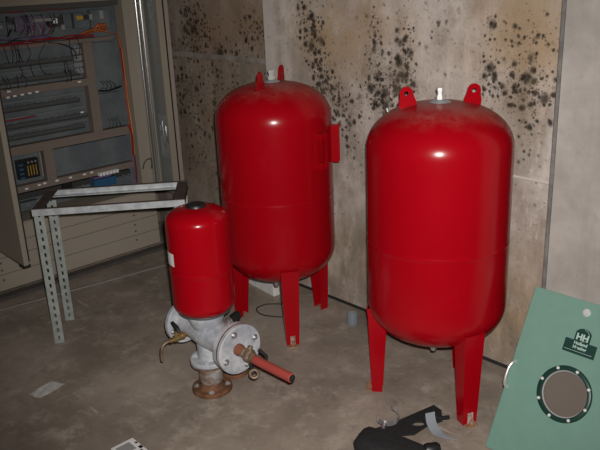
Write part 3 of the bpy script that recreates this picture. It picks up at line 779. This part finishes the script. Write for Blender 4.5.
# handle bow on the left edge
hy0, hy1 = -.285+PH, -.385+PH
m = MB().tube(curve_pts([(.014, hy0, .002), (.010, hy0-.006, .012), (.004, hy0-.03, .018), (.003, hy1+.03, .018), (.006, hy1+.006, .012), (.014, hy1, .002)], 6), .0055, 10)
m.build('handle', plain('polished_handle', (.72,.72,.70), .3, .7, .05), g, 60, False)
m = MB()
for yy in (hy0, hy1): MB().box((.014, yy, .002), (.020, .022, .006), None, .002).build('handle_bracket', GREEN, g, None, False)
# maker's badge
bx0, by0 = .165, -.188+PH
poly = [(.165, by0), (.280, by0), (.280, by0+.047), (.2505, by0+.047)]
cxs, cys, ra = .2225, by0+.047+.026, .028
for k in range(0, 19):
    a = PI*k/18; poly.append((cxs+ra*math.cos(a), cys+ra*.72*math.sin(a)))
poly += [(.1945, by0+.047), (.165, by0+.047)]
m = MB().prism(poly, .002, Matrix.Identity(4)); bd = m.build('badge', DKGREEN, g, None, False)
def text(s, x, y, size, par, mat, name, bold=0., sx=1.):
    cu = bpy.data.curves.new(name, 'FONT'); cu.body = s; cu.size = size; cu.align_x = 'CENTER'; cu.align_y = 'CENTER'; cu.extrude = .0004; cu.offset = bold
    tmp = bpy.data.objects.new(name, cu); col.objects.link(tmp)
    bpy.context.view_layer.update()
    me = bpy.data.meshes.new_from_object(tmp.evaluated_get(bpy.context.evaluated_depsgraph_get()))
    bpy.data.objects.remove(tmp); me.name = name
    me.transform(Matrix.Translation((x, y, .0026)) @ Matrix.Diagonal((sx, 1, 1, 1)))
    me.materials.clear(); me.materials.append(mat)
    o = bpy.data.objects.new(name, me); col.objects.link(o); o.parent = par
text('HH', cxs, by0+.061, .031, bd, SIGNLET, 'lettering', .0012, 1.0)
text('Holland', cxs, by0+.0385, .0155, bd, SIGNLET, 'lettering', .0005, 1.0)
text('Heating', cxs, by0+.0235, .0155, bd, SIGNLET, 'lettering', .0005, 1.0)
m = MB().box((cxs-.002, by0+.010, .0024), (.100, .0012, .0008)); m.build('badge_line', SIGNLET, bd, None, False)
m = MB().torus((cxs, cys-.004, .0022), (0,0,1), .021, .0009, 20, 6, 0, PI)
m.build('badge_arch', SIGNLET, bd, 60, False)

# ------------------------------------------------------------------ floor items
# foam block behind the far vessel
o = thing('foam_block', (-3.0, 2.46, 0), 'white foam block with rust stains on the floor behind the farther vessel', 'foam block')
m = MB().box((-3.01, 2.462, .037), (.30, .13, .074), Matrix.Rotation(-.10, 3, 'Z'), .006); m.build('block', FOAM, o)
m = MB().box((-2.905, 2.391, .012), (.040, .003, .022), Matrix.Rotation(-.10, 3, 'Z')).box((-2.935, 2.394, .008), (.05, .003, .014), Matrix.Rotation(-.10, 3, 'Z')); m.build('stain', RUSTSTAIN, o)
# black cable loop
pts = [(-2.585, 2.30, .006), (-2.66, 2.345, .006), (-2.745, 2.345, .006), (-2.815, 2.285, .006), (-2.815, 2.215, .006), (-2.75, 2.185, .007), (-2.67, 2.20, .013), (-2.61, 2.27, .006), (-2.63, 2.32, .016), (-2.70, 2.36, .006)]
setp(MB().tube(curve_pts(pts, 6), .0032, 8).build('cable_coil', RUBBER, None, 60), 'thin black cable coiled on the floor under the farther vessel', 'cable')
# black cable along the wall foot
pts = [(-3.06, WY-.010, .008), (-2.6, WY-.011, .008), (-2.2, WY-.010, .008), (-1.85, WY-.012, .009), (-1.55, WY-.018, .008), (-1.26, WY-.012, .008)]
setp(MB().tube(curve_pts(pts, 6), .0075, 8).build('wall_cable', RUBBER, None, 60), 'black cable running along the foot of the mouldy wall', 'cable')
# clear plastic ring
o = thing('plastic_cup', (-2.315, 2.43, 0), 'clear bluish plastic cup standing on the floor between the two large vessels', 'plastic cup')
m = MB().lathe([(.0, .002), (.028, .0), (.030, .004), (.029, .062), (.026, .064), (.025, .008), (0, .006)], (-2.315, 2.43, 0), (0,0,1), 28, False); m.build('cup', CLEARP, o, 40)
m = MB()
for z in (.018, .040): m.torus((-2.315, 2.43, z), (0,0,1), .0295, .002, 28, 6)
m.build('rib', CLEARP, o, 60)
# paper scrap
m = MB(); P = [(-2.895, .985), (-2.825, 1.005), (-2.855, 1.135), (-2.925, 1.105)]
nx, ny = 6, 8; grid = []
for j in range(ny+1):
    row = []
    for i in range(nx+1):
        u_, v_ = i/nx, j/ny
        p = V(P[0]).lerp(V(P[1]), u_).lerp(V(P[3]).lerp(V(P[2]), u_), v_)
        row.append((p.x+random.uniform(-.002,.002), p.y+random.uniform(-.002,.002), .004+.004*math.sin(u_*5+v_*3)**2))
    grid.append(row)
for dz in (0, .0015):
    vv_ = [[m.bm.verts.new((x, y, z+dz)) for x, y, z in r] for r in grid]
    for j in range(ny):
        for i in range(nx): m._face([vv_[j][i], vv_[j][i+1], vv_[j+1][i+1], vv_[j+1][i]])
setp(m.build('paper_scrap', PAPER, None, 50), 'crumpled pale scrap of paper lying on the open floor at left', 'paper')
# card at the lower edge
cc = V((-2.213, 1.083, 0)); o = thing('carton_scrap', cc, 'white carton with black marks on the open floor in front of the pipe tee', 'carton')
Mc = Matrix.Rotation(math.radians(90), 3, 'Z')
m = MB().box(cc+V((0,0,.008)), (.095, .11, .016), Mc, .002); m.build('sheet', WHITE, o)
m = MB()
for px_, py_, w_, h_ in ((.040,.016,.008,.012), (.038,-.020,.014,.018), (.026,-.040,.016,.008)):
    if w_ < .03: m.box(cc+Mc@V((px_, py_, .0165)), (w_, h_, .001), Mc)
m.build('print_mark', BLACK, o)
m = MB().box(cc+Mc@V((-.008, .010, .0166)), (.06, .055, .001), Mc); m.build('print_panel', GREYMOD, o)

# black pouch in the foreground
o = thing('tool_pouch', (-1.51, 1.80, 0), 'black nylon tool pouch with open flap lying before the nearest vessel leg', 'tool pouch')
def blob(name, secs, mat, par, k=14):
    """soft body through elliptical sections: centre, half width vector, half height"""
    m = MB(); rings = []
    for cpt, hw, hh in secs:
        cpt, hw = V(cpt), V(hw)
        rings.append([m.bm.verts.new(cpt + hw*math.copysign(abs(math.cos(2*PI*j/k))**.6, math.cos(2*PI*j/k)) + V((0,0,hh))*math.copysign(abs(math.sin(2*PI*j/k))**.6, math.sin(2*PI*j/k))) for j in range(k)])
    for A, B in zip(rings, rings[1:]):
        for j in range(k): m._face([A[j], A[(j+1) % k], B[(j+1) % k], B[j]])
    m._face(rings[0]); m._face(rings[-1])
    return m.build(name, mat, par, 50)
blob('pouch_body', [((-1.618,1.712,.024),(.004,-.028,0),.012), ((-1.610,1.716,.030),(.016,-.050,0),.026), ((-1.590,1.722,.034),(.022,-.058,0),.033), ((-1.53,1.735,.035),(.024,-.060,0),.034),
                    ((-1.45,1.762,.033),(.024,-.058,0),.032), ((-1.385,1.788,.028),(.022,-.05,0),.027), ((-1.362,1.80,.024),(.010,-.03,0),.014)], NYLON, o)
# flap with an oval hole
cen = V((-1.531,1.968)); n = 40; O = []; I = []
quad = [(-1.655,1.757), (-1.628,1.835), (-1.600,1.935), (-1.566,2.112), (-1.520,2.102), (-1.478,2.052), (-1.500,1.985), (-1.502,1.905), (-1.530,1.870), (-1.575,1.850), (-1.585,1.772)]
def rayquad(a):
    d = V((math.cos(a), math.sin(a))); best = 9
    for i in range(len(quad)):
        p, q = V(quad[i]), V(quad[(i+1) % len(quad)]); e = q-p
        den = d.x*e.y-d.y*e.x
        if abs(den) < 1e-9: continue
        w_ = p-cen; tt = (w_.x*e.y-w_.y*e.x)/den; uu = (w_.x*d.y-w_.y*d.x)/den
        if tt > 0 and -1e-6 <= uu <= 1+1e-6: best = min(best, tt)
    return cen+d*best
ang2 = sorted({2*PI*k/n for k in range(n)} | {math.atan2(y-cen.y, x-cen.x) % (2*PI) for x, y in quad})
axu = V((.62,.785)); axv = V((-.785,.62))
for a in ang2:
    O.append(tuple(rayquad(a)))
    # oval hole in the middle of the flap
    p = cen + V((math.cos(a), math.sin(a))) * (1/math.sqrt((math.cos(a)*axu.x+math.sin(a)*axu.y)**2/.026**2 + (math.cos(a)*axv.x+math.sin(a)*axv.y)**2/.017**2))
    I.append((p.x, p.y))
m = MB().holed(O, I, .010, Matrix.Translation((0,0,.002)))
m.build('flap', NYLON, o)
m = MB().tube(curve_pts([(-1.53,2.03,.013), (-1.50,2.045,.012), (-1.482,2.068,.010), (-1.472,2.086,.009)], 5), [.0085]*16, 8); m.build('strap', NYLON, o, 60)
m = MB().lathe([(.022, 0), (.025, .01), (.025, .045), (.018, .055), (0, .055)], (-1.395,1.835,.026), (.55,.80,-.02), 20, False); m.build('end_cap', BLACK, o, 40)
# grey strip curved over the flap
m = MB(); S = curve_pts([(-1.500,2.000,.056), (-1.492,1.992,.044), (-1.475,1.980,.026), (-1.444,1.970,.009), (-1.405,1.975,.004), (-1.366,1.995,.001)], 6)
wv = V((.45,.89,.0))*.020; rows = []
for k, p in enumerate(S):
    f = 1 if k < len(S)-12 else max(.10, (len(S)-1-k)/12)
    rows.append([m.bm.verts.new(p+wv*f), m.bm.verts.new(p-wv*f), m.bm.verts.new(p-wv*f+V((0,0,.003))), m.bm.verts.new(p+wv*f+V((0,0,.003)))])
for A, B in zip(rows, rows[1:]):
    for i in range(4): m._face([A[i], A[(i+1) % 4], B[(i+1) % 4], B[i]])
m._face(rows[0]); m._face(rows[-1])
setp(m.build('plastic_strip', GREYSTRIP, None, 50), 'curved grey plastic strip standing on the floor beside the black pouch flap', 'plastic strip')
# metal pipe clamp lying on the pouch
hc = V((-1.590, 1.852, .080)); o = thing('pipe_clamp', V((-1.585,1.85,.02)), 'shiny open metal pipe clamp with a bolt resting on the black pouch', 'pipe clamp')
x_ = V((.67,.74,0)); y_ = V((-.16,.145,.97)).normalized(); z_ = x_.cross(y_)
y_ = (y_*.86 + z_*-.45).normalized(); z_ = x_.cross(y_)
y_ = (y_*.80 + z_*-.60).normalized(); z_ = x_.cross(y_)
m = MB(); rows = []
for k in range(31):
    a = math.radians(-165 + 225*k/30)
    e = x_*math.cos(a)+y_*math.sin(a)
    p = hc+e*.043
    rows.append([m.bm.verts.new(p+z_*.014), m.bm.verts.new(p-z_*.014), m.bm.verts.new(p-z_*.014+e*.003), m.bm.verts.new(p+z_*.014+e*.003)])
for A, B in zip(rows, rows[1:]):
    for i in range(4): m._face([A[i], A[(i+1) % 4], B[(i+1) % 4], B[i]])
m._face(rows[0]); m._face(rows[-1]); m.build('band', plain('bright_steel', (.75,.76,.76), .28, .8, .06, 40), o, 50)
e = x_*math.cos(math.radians(-112))+y_*math.sin(math.radians(-112)); pb_ = hc+e*.045
m = MB().lathe([(.011,0),(.011,.008),(.0065,.009),(.0065,.026),(0,.027)], pb_, e+V((.1,-.1,-.2)), 8, False)
m.build('clamp_bolt', STEEL, o)

# ------------------------------------------------------------------ light: camera flash on the hand-held camera, faint room light
w = bpy.data.worlds.new('room_air'); sc.world = w; w.use_nodes = True
w.node_tree.nodes['Background'].inputs[0].default_value = (.9, .95, 1, 1)
w.node_tree.nodes['Background'].inputs[1].default_value = .016
rt = V((.67121, .74117, 0)) ; 
p, r, y = math.radians(19.036), math.radians(-2.5246), math.radians(-47.779)
fw = V((math.sin(y)*math.cos(p), math.cos(y)*math.cos(p), -math.sin(p)))
rt = V((math.cos(y), -math.sin(y), 0)); up = rt.cross(fw)
rx = rt*math.cos(r) + up*math.sin(r); ux = up*math.cos(r) - rt*math.sin(r)
cam = bpy.data.objects.new('camera', bpy.data.cameras.new('camera')); col.objects.link(cam)
cam.data.sensor_fit = 'HORIZONTAL'; cam.data.sensor_width = 36; cam.data.lens = 734.5/600*36
cam.data.clip_start = .05
C = V((0, 0, 1.7))
cam.matrix_world = Matrix(((rx.x, ux.x, -fw.x, C.x), (rx.y, ux.y, -fw.y, C.y), (rx.z, ux.z, -fw.z, C.z), (0,0,0,1)))
sc.camera = cam
ld = bpy.data.lights.new('camera_flash', 'SPOT'); ld.energy = 338; ld.color = (1, .965, .93)
ld.spot_size = math.radians(72); ld.spot_blend = .85; ld.shadow_soft_size = .018
lo = bpy.data.objects.new('camera_flash', ld); col.objects.link(lo)
fp = C + rx*.025 + ux*.055 + fw*.02
aim = C + fw*2.6 + rx*.16
lo.location = fp
lo.rotation_euler = (aim-fp).to_track_quat('-Z', 'Y').to_euler()
vs = sc.view_settings
sc.display_settings.display_device = 'sRGB'
vs.view_transform = 'Standard'; vs.look = 'None'; vs.gamma = 1; vs.exposure = 0; vs.use_curve_mapping = False
